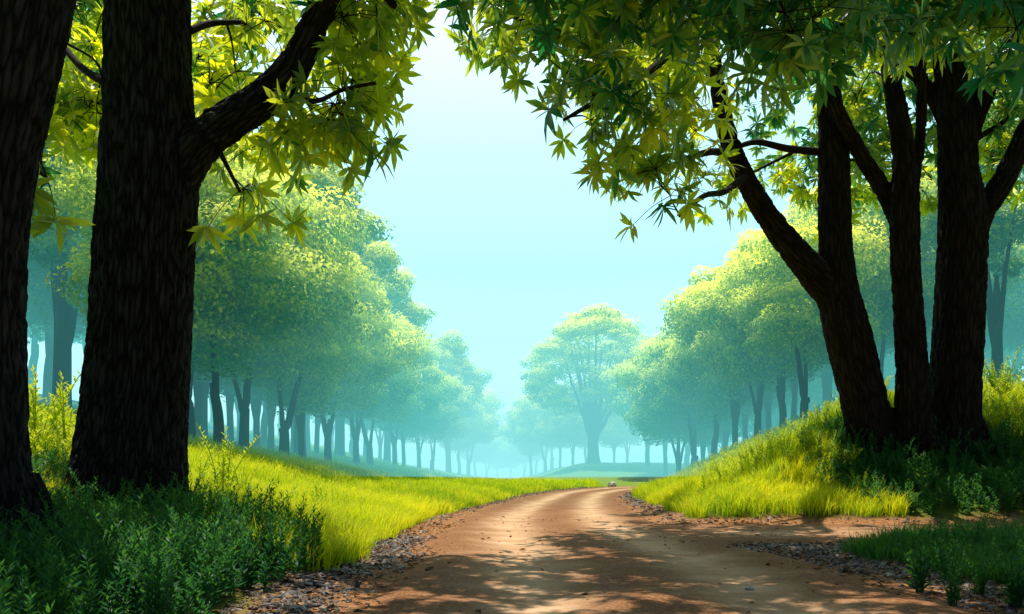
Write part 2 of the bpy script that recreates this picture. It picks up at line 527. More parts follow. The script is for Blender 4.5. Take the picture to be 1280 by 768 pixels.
def litter(n, label):
    p = np.vstack([pick(n, -3.2, 5, 3.2, 14, lambda x, y, e, dm, db: verge_w(e, 0.3, 0.45)),
                   pick(n // 2, -2.5, 16, 14, 45, lambda x, y, e, dm, db: verge_w(e, 0.35, 0.35)),
                   pick(n // 14, -1.5, 9, 3.2, 16, lambda x, y, e, dm, db: e < 0)])
    m = len(p)
    z = fields(p[:, 0], p[:, 1])[0]
    a = rng.uniform(0, 6.28, m)
    d = np.stack([np.cos(a), np.sin(a), rng.normal(0.1, 0.2, m)], -1)
    up = np.tile([0, 0, 1.0], (m, 1)) + rng.normal(0, 0.3, (m, 3))
    L = rng.uniform(0.03, 0.075, m) * (1 + 0.02 * p[:, 1])
    bag = Bag()
    leaves_small(bag, np.stack([p[:, 0], p[:, 1], z + 0.012], -1), d, up, L, L * rng.uniform(0.18, 0.3, m), rng.uniform(0, 1, m), 0.5)
    return tag(link('fallen_leaves', bag.mesh('fallen_leaves'), MAT['litter']), label, kind='stuff')


litter(9000, 'dry brown leaves scattered on the road edges')


def rock(name, loc, dims, mat, label, cat, seed):
    r = np.random.default_rng(seed)
    import bmesh
    bm = bmesh.new()
    bmesh.ops.create_icosphere(bm, subdivisions=3, radius=1.0)
    off = Vector((seed * 3.3, seed * 1.7, seed))
    for v in bm.verts:
        n = mnoise.noise(v.co * 1.3 + off) * 0.35 + mnoise.noise(v.co * 3.1 + off) * 0.12
        v.co = v.co * (1 + n)
        v.co.x *= dims[0]; v.co.y *= dims[1]; v.co.z *= dims[2]
    me = bpy.data.meshes.new(name); bm.to_mesh(me); bm.free()
    a = me.attributes.new('tint', 'FLOAT', 'POINT')
    a.data.foreach_set('value', np.full(len(me.vertices), 0.6, dtype=np.float32))
    o = link(name, me, mat)
    o.location = loc
    return tag(o, label, cat)


rk = (6.3, 50.3)
rock('roadside_stone', (rk[0], rk[1], float(gz(*rk)[0]) + 0.12), (0.28, 0.2, 0.2), MAT['pale'],
     'small pale stone at the far bend where the road slips out of sight', 'stone', 3)
ch = at(937, 741, 5.6)
rock('stone_chip', (ch[0], 5.6, float(gz(ch[0], 5.6)[0]) + 0.03), (0.035, 0.02, 0.012), MAT['blue'],
     'tiny pale blue chip lying alone on the shaded road', 'stone chip', 5)


# ------------------------------------------------------------------ grass
def in_view(x, y, m=1.5):
    return np.abs(x) < 0.70 * y + m


def tufts(bag, n, x0, x1, y0, y1, test, per, H, W, spread=0.12, lean=(0.15, 0.6)):
    x = rng.uniform(x0, x1, n); y = rng.uniform(y0, y1, n)
    z, e, dm, db = fields(x, y)
    k = test(x, y, e, dm, db) & in_view(x, y)
    x, y, e = x[k], y[k], e[k]
    n = len(x)
    hs = rng.uniform(0.65, 1.15, n) * (0.80 + 0.4 * vnoise(x, y, 1.3, 6)) * np.clip(0.55 + e * 0.45, 0.5, 1)
    tt = np.clip(0.55 + 0.30 * vnoise(x, y, 0.45, 8) + 0.16 * vnoise(x, y, 2.1, 3) + rng.normal(0, 0.17, n), 0, 1)
    a = rng.uniform(0, 2 * math.pi, (n, per)); r = spread * np.sqrt(rng.uniform(0, 1, (n, per)))
    bx = (x[:, None] + np.cos(a) * r).ravel(); by = (y[:, None] + np.sin(a) * r).ravel()
    bz = fields(bx, by)[0] - 0.02
    m = n * per
    az = (a + rng.normal(0, 0.5, (n, per))).ravel()
    blades(bag, np.stack([bx, by, bz], -1), az, np.repeat(hs, per) * rng.uniform(0.6, 1.1, m) * H, rng.uniform(*lean, m),
           W * rng.uniform(0.7, 1.3, m), np.clip(np.repeat(tt, per) + rng.normal(0, 0.15, m), 0, 1))


def lefty(x, y, e, dm, db): return (dm < 0) & (e > 0.55 + 0.2 * vnoise(x, y, 1.1, 4)) & (x < 3 + 0.05 * y)
def righty(x, y, e, dm, db): return (dm > 0) & (db < 0) & (e > 0.72 + 0.2 * vnoise(x, y, 1.1, 4))


g = Bag()
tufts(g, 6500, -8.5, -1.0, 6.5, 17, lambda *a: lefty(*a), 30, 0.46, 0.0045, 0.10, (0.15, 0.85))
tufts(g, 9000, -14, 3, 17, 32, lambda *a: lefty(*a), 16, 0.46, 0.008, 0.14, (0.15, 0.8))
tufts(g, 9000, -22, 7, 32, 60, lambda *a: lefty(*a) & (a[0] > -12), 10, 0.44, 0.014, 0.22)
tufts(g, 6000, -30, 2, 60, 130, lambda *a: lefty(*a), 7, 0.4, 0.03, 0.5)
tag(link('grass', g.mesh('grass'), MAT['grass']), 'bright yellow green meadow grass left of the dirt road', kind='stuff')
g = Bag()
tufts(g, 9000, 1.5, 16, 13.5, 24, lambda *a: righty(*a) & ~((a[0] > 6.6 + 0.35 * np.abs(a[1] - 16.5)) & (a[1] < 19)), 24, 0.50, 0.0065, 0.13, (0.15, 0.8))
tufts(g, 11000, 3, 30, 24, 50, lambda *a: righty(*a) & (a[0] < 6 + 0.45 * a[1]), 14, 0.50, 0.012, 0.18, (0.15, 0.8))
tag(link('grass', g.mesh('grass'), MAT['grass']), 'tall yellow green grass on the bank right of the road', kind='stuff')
g = Bag()
tufts(g, 5000, 1.9, 7.5, 3.6, 10, lambda x, y, e, dm, db: (dm > 0) & (db > 0) & (e > 0.68 + 0.15 * vnoise(x, y, 1.1, 4)) & (y < 8.3 + 0.4 * vnoise(x, y, 1.6, 9)), 24, 0.34, 0.004, 0.1)
tag(link('grass', g.mesh('grass'), MAT['herb']), 'shaded dark green grass in the lower right corner', kind='stuff')  # shaded leaf colour replaces the meadow grass colour: shade painted in


# ------------------------------------------------------------------ herbs
def herb_stems(leafbag, stembag, base, H, az, lean, nl, L, W, tone):
    """upright leafy stems; vectorised over stems. base (N,3)"""
    n = len(base)
    h = np.stack([np.cos(az), np.sin(az), np.zeros(n)], -1)
    t = np.linspace(0.12, 1.0, nl)[None, :, None]
    z = np.array([0, 0, 1.0])
    P = base[:, None, :] + h[:, None, :] * (lean * H)[:, None, None] * t ** 2 + z * H[:, None, None] * t * (1 - 0.12 * lean[:, None, None] * t)
    ga = az[:, None] + np.arange(nl)[None, :] * 2.4 + rng.normal(0, 0.3, (n, nl))
    el = rng.uniform(0.3, 0.95, (n, nl)) + 0.35 * t[..., 0]
    d = np.stack([np.cos(ga) * np.cos(el), np.sin(ga) * np.cos(el), np.sin(el)], -1)
    sc = (1.05 - 0.55 * t[..., 0]) * rng.uniform(0.7, 1.2, (n, nl))
    m = n * nl
    up = np.tile(z, (m, 1)) + rng.normal(0, 0.25, (m, 3))
    tint = np.clip(np.repeat(tone, nl) + 0.28 * np.tile(t[0, :, 0], n) + rng.normal(0, 0.12, m), 0, 1)
    leaves_small(leafbag, P.reshape(-1, 3), d.reshape(-1, 3), up, (sc * L).ravel(), (sc * W).ravel(), tint)
    if stembag is not None:
        for i in range(n):
            tt = np.linspace(0, 1, 5)[:, None]
            Q = base[i] + h[i] * lean[i] * H[i] * tt ** 2 + z * H[i] * tt * (1 - 0.12 * lean[i] * tt)
            tube(stembag, Q, np.linspace(0.006, 0.002, 5) * max(1.0, L / 0.08), 4, 0.4, caps=False)
    else:
        s = np.stack([-np.sin(az), np.cos(az), np.zeros(n)], -1) * 0.004
        top = P[:, -1]; mid = P[:, nl // 2]
        Vv = np.stack([base - s, base + s, mid + s, mid - s, top], 1)
        i = np.arange(n)[:, None] * 5
        leafbag.add(Vv.reshape(-1, 3), i + np.array([[0, 1, 2, 3]]), i + np.array([[3, 2, 4]]), 0.25)


def thicket(n, x0, x1, y0, y1, test, H, nl, L, W, label, mat='herb', tone=0.25):
    bag = Bag()
    x = rng.uniform(x0, x1, n); y = rng.uniform(y0, y1, n)
    z, e, dm, db = fields(x, y)
    k = test(x, y, e, dm, db) & in_view(x, y)
    x, y, z, e = x[k], y[k], z[k], e[k]
    n = len(x)
    hh = H * rng.uniform(0.55, 1.1, n) * np.clip(0.45 + 0.5 * e, 0.4, 1) * (0.85 + 0.35 * vnoise(x, y, 1.4, 12))
    herb_stems(bag, None, np.stack([x, y, z - 0.02], -1), hh, rng.uniform(0, 6.28, n), rng.uniform(0.05, 0.5, n), nl,
               L, W, np.clip(tone + 0.2 * vnoise(x, y, 0.9, 3), 0, 1))
    return tag(link('undergrowth', bag.mesh('undergrowth'), MAT[mat]), label, kind='stuff')


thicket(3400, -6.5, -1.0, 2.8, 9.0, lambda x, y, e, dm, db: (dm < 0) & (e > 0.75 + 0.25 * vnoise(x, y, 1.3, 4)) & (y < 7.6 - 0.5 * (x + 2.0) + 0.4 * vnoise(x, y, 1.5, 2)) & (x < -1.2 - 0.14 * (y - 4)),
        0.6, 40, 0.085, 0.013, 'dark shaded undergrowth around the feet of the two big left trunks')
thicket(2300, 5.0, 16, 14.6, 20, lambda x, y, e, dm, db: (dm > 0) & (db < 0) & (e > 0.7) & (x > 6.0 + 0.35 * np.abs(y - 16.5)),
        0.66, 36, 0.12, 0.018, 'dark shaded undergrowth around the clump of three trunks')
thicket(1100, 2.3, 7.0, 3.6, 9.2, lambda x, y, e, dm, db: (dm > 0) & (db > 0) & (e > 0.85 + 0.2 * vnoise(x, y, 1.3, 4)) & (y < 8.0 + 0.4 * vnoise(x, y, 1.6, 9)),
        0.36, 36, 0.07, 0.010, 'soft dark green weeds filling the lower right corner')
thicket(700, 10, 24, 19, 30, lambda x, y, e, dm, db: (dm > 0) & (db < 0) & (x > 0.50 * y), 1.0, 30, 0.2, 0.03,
        'sunlit yellow green shrubs on the bank behind the three trunks', 'herb_sunlit', 0.4)
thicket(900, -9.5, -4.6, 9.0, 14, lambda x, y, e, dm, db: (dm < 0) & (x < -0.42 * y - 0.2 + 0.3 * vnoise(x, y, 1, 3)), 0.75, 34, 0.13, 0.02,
        'sunlit golden weeds behind the two big left trunks', 'herb_sunlit', 0.4)


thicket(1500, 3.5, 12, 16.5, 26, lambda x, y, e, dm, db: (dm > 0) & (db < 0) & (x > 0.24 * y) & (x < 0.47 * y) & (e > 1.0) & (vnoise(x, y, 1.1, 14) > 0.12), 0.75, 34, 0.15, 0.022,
        'sunlit bushy clumps in the tall grass of the right bank', 'herb_sunlit', 0.35)
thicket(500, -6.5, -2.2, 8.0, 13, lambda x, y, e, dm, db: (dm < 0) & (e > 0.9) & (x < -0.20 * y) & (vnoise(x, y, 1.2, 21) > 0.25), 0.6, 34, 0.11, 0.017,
        'sunlit weeds in the meadow right of the big forked trunk', 'herb_sunlit', 0.35)


def herb_proto(seed, n, H, nl, L, W, mat, tone):
    global rng
    keep = rng; rng = np.random.default_rng(seed)
    lb, sb = Bag(), Bag()
    az = rng.uniform(0, 6.28, n); r = 0.09 * H * np.sqrt(rng.uniform(0, 1, n))
    base = np.stack([np.cos(az) * r, np.sin(az) * r, np.full(n, -0.03)], -1)
    herb_stems(lb, sb, base, H * rng.uniform(0.6, 1.05, n), az, rng.uniform(0.05, 0.45, n), nl, L, W, np.full(n, tone))
    rng = keep
    root = empty('leafy_plant')
    s = link('stem', sb.mesh('stem'), MAT[mat], root)
    l = link('foliage', lb.mesh('foliage'), MAT[mat], root)
    return root


def copy_tree(root, name=None):
    r = root.copy(); col.objects.link(r)
    for k in ('label', 'category', 'group'):
        if k in r: del r[k]
    for ch in root.children:
        c = ch.copy(); col.objects.link(c); c.parent = r
    if name: r.name = name
    return r


PROTO_USED = {}


def place(proto, key, loc, rz, sc, label, cat, group=None, name=None):
    o = proto if key not in PROTO_USED else copy_tree(proto, name)
    PROTO_USED[key] = 1
    o.location = loc
    o.rotation_euler = (0, 0, rz)
    o.scale = sc if hasattr(sc, '__len__') else (sc, sc, sc)
    tag(o, label, cat, group)
    return o


herbA = herb_proto(1, 9, 1.0, 40, 0.13, 0.02, 'herb_sunlit', 0.35)      # sunlit tall
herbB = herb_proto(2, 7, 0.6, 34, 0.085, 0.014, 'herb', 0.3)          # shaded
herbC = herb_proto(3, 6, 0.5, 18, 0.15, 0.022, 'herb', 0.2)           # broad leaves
herbD = herb_proto(4, 11, 0.8, 44, 0.10, 0.014, 'herb_sunlit', 0.25)


def on_ground(px, D, dz=0.0):
    x = (px - CX) / F * D
    return (x, D, float(gz(x, D)[0]) + dz)


for px, D, s, lab in [
    (52, 11.0, 1.6, 'tallest sunlit golden weed between the two left trunks'),
    (82, 10.6, 1.25, 'sunlit weed close to the left edge of the big forked trunk'),
    (44, 10.0, 1.1, 'low sunlit weed right beside the leftmost dark trunk'),
    (245, 11.6, 0.75, 'sunlit weed just right of the big forked trunk'),
    (278, 11.4, 1.1, 'tallest sunlit weed at the near edge of the left meadow'),
    (303, 11.8, 0.7, 'sunlit leafy weed standing at the right end of the weeds by the left meadow'),
]:
    place(herbA, 'A', on_ground(px, D), rng.uniform(0, 6), s, lab, 'plant', 'sunlit weeds by the left trunks')
for px, D, s, lab in [
    (1250, 21, 1.8, 'tall sunlit bush high on the bank at the right edge'),
    (1240, 18.5, 1.2, 'half shaded bush right beside the thickest trunk of the clump'),
    (1275, 18.0, 1.7, 'bushy plant at the right edge below the sunlit bush'),
    (1010, 17.2, 0.9, 'leafy bush on the bank in front of the leaning trunk'),
    (970, 18.5, 1.0, 'bush with upright leafy shoots at the shade edge of the right bank'),
    (1040, 16.8, 0.75, 'shaded leafy bush at the foot of the leaning trunk'),
    (935, 20.0, 1.0, 'small bush among the bright grass of the right bank'),
    (905, 19.0, 0.9, 'low bush at the left end of the bushes on the right bank'),
    (952, 17.6, 1.1, 'rounded dark green bush at the front foot of the right bank'),
    (985, 16.8, 1.0, 'bush in the front of the bank, half in shade, left of the leaning trunk'),
    (1025, 18.2, 1.2, 'tall bush close to the left side of the leaning trunk'),
    (1060, 19.6, 1.3, 'sunlit bush behind the foot of the leaning trunk'),
    (1075, 15.6, 0.7, 'bright weed catching the sun above the side road'),
    (1098, 15.5, 0.55, 'short weed to the right of the bright weed by the side road'),
]:
    place(herbD, 'D', on_ground(px, D), rng.uniform(0, 6), s, lab, 'plant', 'bushy plants on the right bank')
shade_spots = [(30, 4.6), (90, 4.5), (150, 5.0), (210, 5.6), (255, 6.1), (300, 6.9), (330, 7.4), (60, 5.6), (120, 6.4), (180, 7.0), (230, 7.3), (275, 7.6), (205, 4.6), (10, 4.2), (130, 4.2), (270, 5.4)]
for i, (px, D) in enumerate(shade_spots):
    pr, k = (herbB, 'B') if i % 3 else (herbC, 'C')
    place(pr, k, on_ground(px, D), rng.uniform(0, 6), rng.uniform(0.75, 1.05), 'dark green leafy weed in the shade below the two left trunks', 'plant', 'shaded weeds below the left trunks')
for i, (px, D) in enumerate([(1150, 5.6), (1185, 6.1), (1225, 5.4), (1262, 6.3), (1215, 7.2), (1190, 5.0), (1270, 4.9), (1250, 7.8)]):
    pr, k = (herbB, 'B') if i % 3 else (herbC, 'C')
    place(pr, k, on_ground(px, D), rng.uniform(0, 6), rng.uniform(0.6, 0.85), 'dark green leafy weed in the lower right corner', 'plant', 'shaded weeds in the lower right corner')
for i, (px, D) in enumerate([(1060, 16.3), (1125, 16.2), (1165, 15.9), (1205, 16.4), (1250, 16.2), (1185, 17.0), (1230, 17.2)]):
    place(herbB, 'B', on_ground(px, D), rng.uniform(0, 6), rng.uniform(0.8, 1.2), 'shaded leafy weed in front of the clump of three trunks', 'plant', 'shaded weeds in front of the three trunks')


# ------------------------------------------------------------------ foreground trees
def limb_px(rows, D0, D1=None, n=40):
    """rows (px, py, half width px) -> resampled world path with radius; depth runs from D0 to D1"""
    D1 = D0 if D1 is None else D1
    t = np.linspace(0, 1, len(rows))
    pts = []
    for (px, py, hw), k in zip(rows, t):
        D = D0 + (D1 - D0) * k
        pts.append([*at(px, py, D), hw / F * D])
    return catmull(pts, n)


def build_trunk(name, limbs, roots, voxel, mat, parent, ridge, amp, stretch):
    bag = Bag()
    for L in limbs + roots:
        tube(bag, L[:, :3], L[:, 3], 24)
    me = bag.mesh(name + '_raw')
    o = bpy.data.objects.new(name + '_raw', me); col.objects.link(o)
    md = o.modifiers.new('r', 'REMESH'); md.mode = 'VOXEL'; md.voxel_size = voxel
    sm = o.modifiers.new('s', 'SMOOTH'); sm.iterations = 8; sm.factor = 0.5
    dg = bpy.context.evaluated_depsgraph_get()
    out = bpy.data.meshes.new_from_object(o.evaluated_get(dg))
    bpy.data.objects.remove(o)
    n = len(out.vertices)
    co = np.zeros(n * 3, dtype=np.float32); out.vertices.foreach_get('co', co); co = co.reshape(-1, 3).astype(float)
    nr = np.zeros(n * 3, dtype=np.float32); out.vertices.foreach_get('normal', nr); nr = nr.reshape(-1, 3)
    # nearest point of the skeleton gives bark coordinates (around, around, along)
    S, Tn, Al, Rd = [], [], [], []
    for k, L in enumerate(limbs):
        s = np.concatenate([[0], np.cumsum(np.linalg.norm(np.diff(L[:, :3], axis=0), axis=1))])
        S.append(L[:, :3]); Tn.append(norm(np.gradient(L[:, :3], axis=0))); Al.append(s + k * 7.3); Rd.append(L[:, 3])
    S, Tn, Al, Rd = map(np.concatenate, (S, Tn, Al, Rd))
    best = np.full(n, 1e9); idx = np.zeros(n, int)
    for i in range(len(S)):
        d = np.linalg.norm(co - S[i], axis=1) / Rd[i]
        w = d < best; best[w] = d[w]; idx[w] = i
    rel = co - S[idx]; T = Tn[idx]
    al = Al[idx] + np.sum(rel * T, 1)
    rad = rel - T * np.sum(rel * T, 1)[:, None]
    ref = np.where(np.abs(T[:, 2:3]) > 0.5, np.array([[0.0, 1.0, 0.0]]), np.array([[0.0, 0, 1.0]]))
    U = norm(np.cross(T, ref)); W = np.cross(T, U)
    rr = norm(rad) * Rd[idx][:, None]
    bark = np.stack([np.sum(rr * U, 1), np.sum(rr * W, 1), al * stretch], -1)
    disp = np.zeros(n)
    for i in range(n):
        b = bark[i]
        p = Vector((b[0] / ridge, b[1] / ridge, b[2] / ridge))
        wv = mnoise.noise(Vector((b[0] * 2, b[1] * 2, al[i] * 1.5))) * 0.8
        a = abs(mnoise.noise(p + Vector((wv, -wv, 0))))
        c = mnoise.noise(p * 2.3)
        disp[i] = min(a * 2.6, 1.0) * 0.8 + c * 0.25
    co = co + nr * ((disp - 0.5) * amp)[:, None]
    out.vertices.foreach_set('co', co.astype(np.float32).ravel())
    a = out.attributes.new('bark', 'FLOAT_VECTOR', 'POINT'); a.data.foreach_set('vector', bark.astype(np.float32).ravel())
    out.polygons.foreach_set('use_smooth', np.ones(len(out.polygons), dtype=bool))
    out.update()
    out.name = name
    return link(name, out, mat, parent)


def root_limbs(base, r, zg, n, seed, spread=1.9):
    rr = np.random.default_rng(seed)
    out = []
    for k in range(n):
        a = k * 2 * math.pi / n + rr.uniform(-0.4, 0.4)
        d = np.array([math.cos(a), math.sin(a), 0])
        pts = []
        for t in np.linspace(0, 1, 5):
            p = np.array([base[0], base[1], 0]) + d * r * (0.45 + (spread - 0.45) * t)
            pts.append([p[0], p[1], zg + r * 1.5 * (1 - t) ** 2.2 - 0.06 - 0.12 * t, r * (0.5 - 0.28 * t)])
        out.append(catmull(pts, 12))
    return out


def canopy(parent, limbs, bough_px, nodes, twigmat, leafmat, Lr, per=(5, 9), seed=1, spread=0.36, tone=lambda t: 0.6):
    """grow twigs from the limbs to every node and hang whorls of leaves on them"""
    r = np.random.default_rng(seed)
    tw, lf = Bag(), Bag()
    skel = np.vstack([L[len(L) // 3:, :3] for L in limbs])
    skr = np.concatenate([L[len(L) // 3:, 3] for L in limbs])
    for rows, D0, D1 in bough_px:
        B = limb_px(rows, D0, D1, 24)
        tube(tw, B[:, :3], B[:, 3], 7)
        skel = np.vstack([skel, B[:, :3]]); skr = np.concatenate([skr, B[:, 3]])
    nodes = np.asarray(nodes)
    dist = np.array([np.min(np.linalg.norm(skel - p, axis=1)) for p in nodes])
    base, d, up, L, W, dr, ti = [], [], [], [], [], [], []
    for i in np.argsort(dist):
        t = nodes[i]
        k = np.argmin(np.linalg.norm(skel - t, axis=1))
        p = skel[k]
        ln = np.linalg.norm(t - p)
        mid = (p + t) / 2 + r.normal(0, 0.12, 3) * ln + np.array([0, 0, 0.10 * ln])
        Q = catmull([p, mid, t], 9)
        r0 = min(skr[k] * 0.6, 0.012 + 0.011 * ln)
        rad = np.linspace(r0, 0.006, 9)
        tube(tw, Q, rad, 5)
        skel = np.vstack([skel, Q[2:]]); skr = np.concatenate([skr, rad[2:]])
        out = norm(t - p)
        for _ in range(r.integers(*per)):
            tip = t + np.clip(r.normal(0, 1, 3), -1.4, 1.4) * spread * np.array([1, 1, 0.75]) + out * 0.12
            tip[2] -= 0.04
            axis_ = norm(norm(tip - t) * 0.7 + out * 0.4 + np.array([0, 0, r.uniform(-0.25, 0.6)]))
            m2 = (t + tip) / 2 + np.array([0, 0, 0.05])
            tube(tw, catmull([t, m2, tip], 5), np.linspace(0.006, 0.004, 5), 4)
            a = norm(np.cross(axis_, r.normal(0, 1, 3))); b = np.cross(axis_, a)
            n = r.integers(9, 14)
            th = np.arange(n) * 2.4 + r.uniform(0, 6)
            po = r.uniform(0.75, 1.75, n)
            dd = np.cos(po)[:, None] * axis_ + np.sin(po)[:, None] * (np.cos(th)[:, None] * a + np.sin(th)[:, None] * b)
            dd[:, 2] -= 0.16
            base.append(np.tile(tip, (n, 1)) + axis_ * r.uniform(-0.03, 0.03, n)[:, None]); d.append(dd)
            up.append(np.tile(axis_ + np.array([0, 0, 0.8]), (n, 1)) + r.normal(0, 0.15, (n, 3)))
            l = r.uniform(*Lr) * r.uniform(0.7, 1.1, n)
            L.append(l); W.append(l * r.uniform(0.115, 0.15, n)); dr.append(r.uniform(0.05, 0.32, n))
            ti.append(np.clip(r.normal(tone(t), 0.20) + r.normal(0, 0.14, n), 0, 1))  # tone paints light
    leaves_big(lf, np.vstack(base), np.vstack(d), np.vstack(up), np.concatenate(L), np.concatenate(W), np.concatenate(dr), np.concatenate(ti))
    link('branches', tw.mesh('branches'), twigmat, parent)
    link('crown', lf.mesh('crown'), leafmat, parent)


def wscatter(n, x, y, z, r):
    return [np.array([r.uniform(*x), r.uniform(*y), r.uniform(*z)]) for _ in range(n)]


def scatter(n, px, py, D, r):
    out = []
    for _ in range(n):
        out.append(at(r.uniform(*px), r.uniform(*py), r.uniform(*D)))
    return out


rs = np.random.default_rng(5)
# --- big forked tree on the left
T1 = empty('broadleaf_tree', (0, 0, 0))
D = 8.0
trunk1 = limb_px([(156, 700, 76), (159, 640, 74), (163, 580, 66), (168, 520, 62), (175, 430, 59), (180, 330, 58), (186, 230, 57), (186, 150, 53), (185, 70, 50), (185, 0, 49), (186, -110, 45), (192, -260, 38), (196, -400, 30)], D, 7.9, 70)
br1 = limb_px([(200, 262, 32), (228, 205, 28), (262, 168, 24), (300, 143, 21.5), (335, 119, 20.5), (365, 86, 19), (386, 47, 17.5), (402, 8, 16.5), (418, -50, 16), (440, -130, 14), (470, -230, 11)], D, 7.4, 44)
zb = float(gz(trunk1[0, 0], D)[0])
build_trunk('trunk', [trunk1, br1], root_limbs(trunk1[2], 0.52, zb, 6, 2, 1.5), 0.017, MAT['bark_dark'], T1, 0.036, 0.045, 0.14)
boughs = [([(369, 117, 4), (385, 126, 3.5), (402, 125, 3), (430, 112, 2.6), (470, 104, 2)], 7.7, 7.6),
          ([(270, 180, 3.5), (280, 200, 3), (290, 220, 2.5), (300, 240, 2)], 7.9, 7.6),
          ([(136, 104, 6), (118, 96, 5), (100, 82, 4.5), (84, 64, 4), (70, 42, 3)], 8.0, 8.6),
          ([(400, 10, 6), (440, -10, 5), (490, 5, 4), (490, 8, 2.5)], 7.4, 7.6),
          ([(234, 40, 5), (262, 30, 4), (300, 28, 3)], 8.0, 8.5)]
nodes = []
nodes += scatter(11, (60, 128), (-10, 150), (9.2, 11.0), rs)
nodes += scatter(4, (95, 130), (120, 190), (9.2, 10.4), rs)
nodes += scatter(10, (245, 370), (-20, 80), (9, 11), rs)
nodes += scatter(8, (390, 470), (-30, 25), (7.4, 9), rs)
nodes += [at(*p) for p in [(392, 150, 7.9), (420, 130, 7.8), (425, 142, 7.8), (428, 112, 7.7), (412, 150, 7.9), (440, 100, 8.3), (350, 165, 8.2),
                            (305, 235, 7.8), (330, 180, 8.8), (262, 105, 8.8), (295, 90, 8.6), (470, 2, 7.6)]]
nodes += wscatter(54, (-6.5, -1.2), (4.8, 8.6), (6.4, 8.6), rs) + wscatter(110, (-1.6, 2.8), (5.0, 9.6), (6.6, 8.4), rs)  # unseen foliage above the frame, added to shade the road and left thicket
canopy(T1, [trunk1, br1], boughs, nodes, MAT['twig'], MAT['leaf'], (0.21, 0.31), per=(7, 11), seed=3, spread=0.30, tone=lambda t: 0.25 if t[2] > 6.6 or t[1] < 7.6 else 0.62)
tag(T1, 'big dark trunk with a thick curved limb forking right, left of the road', 'tree', 'dark foreground trees')

# --- dark trunk at the left edge
T2 = empty('broadleaf_tree', (0, 0, 0))
D = 5.5
trunk2 = limb_px([(-28, 740, 86), (-26, 690, 78), (-28, 640, 66), (-31, 580, 60), (-35, 480, 59), (-34, 380, 57), (-30, 290, 56), (-18, 200, 56), (2, 100, 58), (24, 0, 58), (46, -110, 55), (70, -260, 48), (90, -420, 36)], D, 5.3, 70)
zb = float(gz(trunk2[0, 0], D)[0])
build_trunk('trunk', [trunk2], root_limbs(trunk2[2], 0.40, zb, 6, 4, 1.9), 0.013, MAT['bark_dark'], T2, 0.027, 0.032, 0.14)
nodes = [at(60, 228, 6.2), at(52, 205, 6.3), at(48, 180, 6.4)] + wscatter(22, (-6, -1.0), (3.0, 6.0), (5.0, 7.2), rs)  # scattered nodes are unseen foliage added to shade the left undergrowth
canopy(T2, [trunk2], [([(20, 190, 4), (34, 205, 3), (58, 222, 2)], 5.7, 6.2)], nodes, MAT['twig'], MAT['leaf'], (0.22, 0.30), per=(3, 6), seed=8, spread=0.14)
tag(T2, 'near black bent trunk cut off by the left edge of the picture', 'tree', 'dark foreground trees')

# --- clump of three trees on the right bank
D = 18.0
A1 = limb_px([(1102, 610, 42), (1096, 580, 33), (1089, 545, 28.5), (1081, 505, 27), (1070, 460, 27), (1058, 410, 27), (1049, 370, 24), (1045, 320, 20), (1043, 260, 19), (1042, 195, 18), (1038, 145, 15), (1033, 80, 13), (1028, 10, 11), (1020, -120, 9), (1005, -260, 6)], D, 16.5, 60)
A2 = limb_px([(1062, 420, 23), (1046, 378, 21), (1020, 345, 19), (990, 310, 16), (962, 274, 14), (938, 235, 12.5), (918, 195, 11.5), (904, 145, 10), (894, 90, 9), (884, 30, 8), (872, -60, 7), (850, -170, 5)], D - 0.2, 14.5, 44)
B1 = limb_px([(1146, 615, 44), (1143, 585, 32), (1141, 545, 23), (1140, 500, 19.5), (1140, 460, 18.5), (1136, 400, 17.5), (1132, 340, 17), (1131, 285, 17), (1132, 235, 15.5), (1128, 180, 13), (1121, 135, 11.5), (1112, 80, 10), (1104, 0, 8), (1095, -130, 6)], D - 0.3, 16.5, 60)
B2 = limb_px([(1130, 300, 12), (1117, 262, 10.5), (1098, 228, 9.5), (1080, 200, 9), (1064, 170, 8.5), (1048, 140, 8), (1034, 100, 7), (1020, 40, 6), (1005, -60, 5)], D - 0.3, 15.5, 30)
B3 = limb_px([(1137, 250, 8), (1144, 215, 7), (1150, 170, 6.5), (1152, 120, 6), (1150, 60, 5), (1140, -40, 4)], D - 0.3, 16, 26)
C1 = limb_px([(1190, 610, 50), (1189, 570, 38), (1191, 530, 31), (1194, 480, 29.5), (1197, 430, 29), (1200, 370, 28.5), (1203, 310, 28), (1203, 265, 27), (1198, 215, 23), (1196, 165, 21), (1190, 110, 18), (1180, 40, 15), (1172, -60, 12), (1160, -200, 8)], D + 0.3, 17, 60)
C2 = limb_px([(1203, 320, 20), (1222, 272, 17), (1238, 250, 14.5), (1256, 222, 13), (1272, 188, 12), (1288, 150, 11), (1310, 90, 9), (1330, 0, 7)], D + 0.3, 17, 30)
C3 = limb_px([(1200, 190, 17), (1214, 152, 14), (1230, 118, 12), (1248, 82, 10), (1266, 45, 9), (1282, 0, 8), (1300, -90, 6)], D + 0.2, 16, 26)
C4 = limb_px([(1192, 170, 13), (1176, 135, 10), (1160, 112, 8), (1145, 95, 7), (1128, 80, 6), (1105, 50, 5)], D + 0.2, 16.5, 24)


def edge_nodes(lst): return [at(*p) for p in lst]


